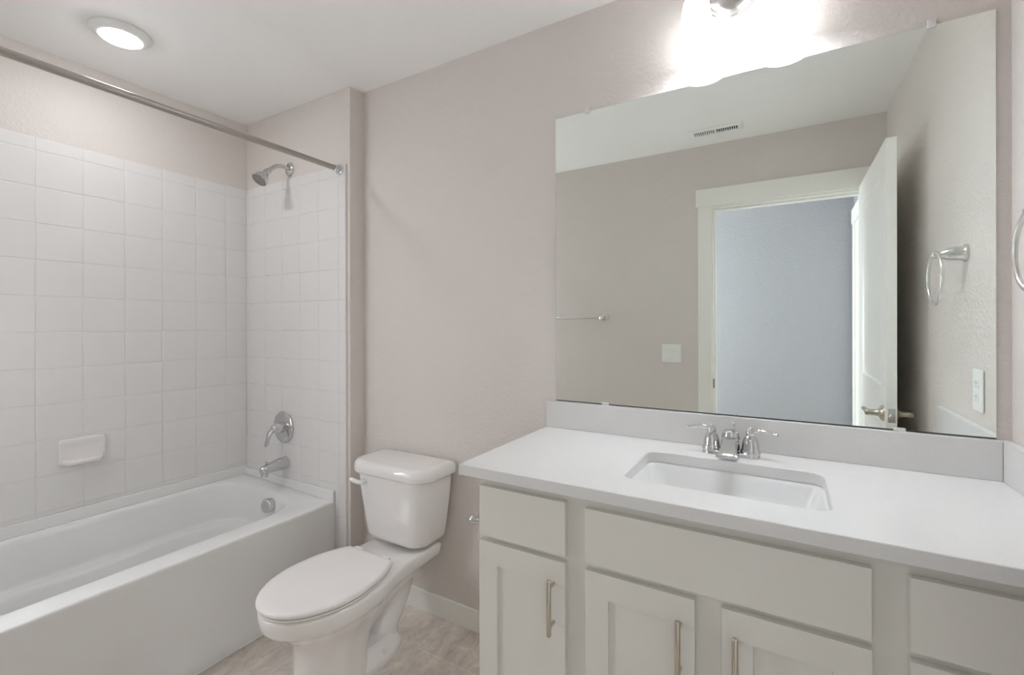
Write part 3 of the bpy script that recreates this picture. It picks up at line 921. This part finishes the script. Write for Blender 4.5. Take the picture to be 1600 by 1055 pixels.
# ------------------------------------------------------------------ recessed light over the tub
rl = thing('recessed_light', 'round lit recessed disc light in the ceiling over the bathtub', 'ceiling light', (-2.240, -0.816, CE))
b = BM()
lathe(b, (-2.240, -0.816, CE - 0.0003), (0, 0, -1), [(0, 0.098), (0.005, 0.0985), (0.010, 0.096), (0.020, 0.078), (0.024, 0.070), (0.0235, 0.067)], 48, cap1=False)
obj('trim_ring', b, M_PLASTIC, rl)
b = BM(); lathe(b, (-2.240, -0.816, CE - 0.018), (0, 0, -1), [(0, 0.0665), (0.005, 0.0665), (0.0105, 0.0615), (0.0150, 0.050), (0.0180, 0.034), (0.0192, 0.017), (0.0196, 0.0005)], 48)
obj('lens', b, M_LENS, rl)

# ------------------------------------------------------------------ things seen in the mirror
t = thing('towel_ring', 'satin nickel towel ring on the right wall beside the mirror', 'towel ring', (XR, -0.332, 1.507))
b = BM(); lathe(b, (XR - 0.0005, -0.332, 1.507), (-1, 0, 0), [(0, 0.027), (0.004, 0.027), (0.007, 0.0235), (0.010, 0.0215), (0.030, 0.0205), (0.045, 0.0175), (0.056, 0.0125), (0.061, 0.009), (0.064, 0.0105), (0.072, 0.0125), (0.080, 0.0105), (0.084, 0.003)], 28)
obj('post', b, M_SATIN, t)
b = BM()
tube(b, [(XR - 0.073, -0.337 + 0.080 * math.sin(a), 1.431 + 0.080 * math.cos(a)) for a in [2 * PI * k / 64 for k in range(64)]], 0.0048, 14, closed=True)
obj('ring', b, M_SATIN, t)

t = thing('towel_bar', 'satin nickel towel bar on the wall opposite the vanity', 'towel bar', (-1.41, YO, 1.340))
b = BM(); tube(b, [(-1.715, YO + 0.062, 1.340), (-1.105, YO + 0.062, 1.340)], 0.0085, 18); obj('bar', b, M_SATIN, t)
for x_ in (-1.715, -1.105):
    b = BM(); lathe(b, (x_, YO + 0.0005, 1.340), (0, 1, 0), [(0, 0.026), (0.005, 0.025), (0.009, 0.018), (0.045, 0.0135), (0.058, 0.0165), (0.070, 0.0160), (0.076, 0.010), (0.078, 0.001)], 26); obj('post', b, M_SATIN, t)

t = thing('light_switch', 'white double rocker light switch plate beside the doorway', 'light switch', (-0.645, YO, 1.10))
b = BM(); box(b, -0.706, -0.584, YO + 0.0004, YO + 0.006, 1.041, 1.161, 0.0025, 2); obj('plate', b, M_PLASTIC, t, weighted=True)
for x_ in (-0.668, -0.622):
    b = BM()
    prof = [(YO + 0.0055, 1.066), (YO + 0.0125, 1.067), (YO + 0.0080, 1.101), (YO + 0.0115, 1.135), (YO + 0.0055, 1.136)]
    loft(b, [[Vector((xx, p[0], p[1])) for p in prof] for xx in (x_ - 0.0218, x_ + 0.0218)]); obj('rocker', b, M_PLASTIC, t, smooth=0)

t = thing('power_outlet', 'white duplex outlet plate on the right wall above the side splash', 'outlet', (XR, -0.226, 1.099))
b = BM(); box(b, XR - 0.006, XR - 0.0004, -0.264, -0.188, 1.039, 1.159, 0.0025, 2); obj('plate', b, M_PLASTIC, t, weighted=True)
for z_ in (1.079, 1.119):
    b = BM()
    ring = rrect(-0.226 - 0.0165, -0.226 + 0.0165, z_ - 0.0145, z_ + 0.0145, 0.011, 0, 6)
    loft(b, [[Vector((XR - 0.0058, p.x, p.y)) for p in ring], [Vector((XR - 0.0082, p.x, p.y)) for p in ring]])
    so = obj('socket', b, M_PLASTIC, t)
    b = BM()
    box(b, XR - 0.0086, XR - 0.0080, -0.2335, -0.2315, z_ - 0.002, z_ + 0.007); box(b, XR - 0.0086, XR - 0.0080, -0.2205, -0.2185, z_ - 0.002, z_ + 0.007)
    lathe(b, (XR - 0.0080, -0.226, z_ - 0.008), (-1, 0, 0), [(0, 0.0025), (0.0006, 0.0025)], 10)
    obj('slots', b, mat('slot_grey', srgb(150, 149, 146), 0.6), so)

t = thing('ceiling_vent', 'white rectangular ceiling air vent with two banks of slats', 'vent', (-0.348, -1.370, CE))
vx0, vx1, vy0, vy1 = -0.495, -0.201, -1.424, -1.318
b = BM()
fr = lambda g, z: rrect(vx0 + g, vx1 - g, vy0 + g, vy1 - g, 0.004, z, 3)
R_ = [fr(0, CE - 0.0003), fr(0, CE - 0.003), fr(0.004, CE - 0.007), fr(0.022, CE - 0.010), fr(0.026, CE - 0.008), fr(0.026, CE - 0.0003)]
loft(b, R_ + [R_[0]], False, False)
bmesh.ops.remove_doubles(b, verts=b.verts[:], dist=1e-6)
box(b, -0.353, -0.343, vy0 + 0.026, vy1 - 0.026, CE - 0.010, CE - 0.002)
obj('frame', b, M_PLASTIC, t, smooth=40)
b = BM(); box(b, vx0 + 0.024, vx1 - 0.024, vy0 + 0.024, vy1 - 0.024, CE - 0.0016, CE - 0.0004); obj('duct_opening', b, M_DARK, t, smooth=0)
b = BM()
for x0_, x1_, wd_ in ((vx0 + 0.028, -0.353, 0.0062), (-0.343, vx1 - 0.028, 0.0040)):
    for k in range(11):
        xx = x0_ + k / 10 * (x1_ - x0_)
        box(b, xx - wd_ / 2, xx + wd_ / 2, vy0 + 0.024, vy1 - 0.024, CE - 0.0088, CE - 0.0018)
obj('slats', b, M_PLASTIC, t, smooth=0)

# the open bathroom door, swung back against the right wall
DX0, DX1, DY0, DY1 = 0.3575, 0.3925, -1.572, -0.803
b = BM()
panel_slab(b, 'x', DX0, DY0, DY1, 0.012, 2.048, DX1 - DX0, [(DY0 + 0.105, DY1 - 0.115, 1.025, 1.925), (DY0 + 0.105, DY1 - 0.115, 0.24, 0.855)],
           [(0.012, 0.007), (0.026, 0.007), (0.058, 0.002)], both=True)
door = struct('door_1', b, M_TRIM, smooth=25)
for s, fx in ((-1, DX0), (1, DX1)):
    b = BM()
    lathe(b, (fx, DY1 - 0.062, 0.918), (s, 0, 0), [(-0.0005, 0.033), (0.004, 0.033), (0.009, 0.028), (0.016, 0.016), (0.022, 0.0135), (0.048, 0.0125), (0.056, 0.0135), (0.062, 0.010)], 26)
    xx = fx + s * 0.052
    pts = spline([(xx, DY1 - 0.060, 0.918, 0.0115), (xx, DY1 - 0.085, 0.919, 0.0110), (xx + s * 0.002, DY1 - 0.120, 0.921, 0.0095), (xx + s * 0.004, DY1 - 0.150, 0.920, 0.0085), (xx + s * 0.006, DY1 - 0.165, 0.917, 0.004)], 5)
    tube(b, pts, [p[3] for p in pts], 16)
    o = obj('lever_handle', b, M_NICKEL, door); o['label'] = 'nickel lever handle'
b = BM(); box(b, DX0 + 0.005, DX1 - 0.005, DY1 - 0.001, DY1 + 0.0012, 0.889, 0.947, 0.0008, 1)
lathe(b, ((DX0 + DX1) / 2, DY1 + 0.001, 0.916), (0, 1, 0), [(0, 0.0095), (0.004, 0.0090), (0.008, 0.006), (0.009, 0.001)], 18)
o = obj('latch_plate', b, M_SATIN, door); o['label'] = 'nickel latch plate on the door edge'
for z_ in (0.25, 1.05, 1.83):
    b = BM()
    lathe(b, (DX1 + 0.005, DY0 + 0.001, z_ - 0.045), (0, 0, 1), [(0, 0.0065), (0.09, 0.0065)], 14)
    box(b, DX0 + 0.001, DX1 - 0.006, DY0 - 0.002, DY0 + 0.0004, z_ - 0.045, z_ + 0.045)
    obj('hinge', b, M_SATIN, door)

# toilet paper holder on the cabinet's side: only its front post shows past the corner
t = thing('toilet_paper_holder', 'small chrome paper holder post on the vanity side panel', 'paper holder', (VX0, -0.44, 0.727))
for yy in (-0.508, -0.362):
    b = BM(); lathe(b, (VX0 + 0.0003, yy, 0.727), (-1, 0, 0), [(0, 0.022), (0.004, 0.021), (0.007, 0.014), (0.010, 0.0095), (0.022, 0.0085), (0.028, 0.0105), (0.034, 0.0135), (0.042, 0.0140), (0.048, 0.011), (0.051, 0.004)], 24)
    obj('post', b, M_CHROME, t)
b = BM(); tube(b, [(VX0 - 0.038, -0.498, 0.727), (VX0 - 0.038, -0.372, 0.727)], 0.007, 16); obj('roller', b, M_CHROME, t)
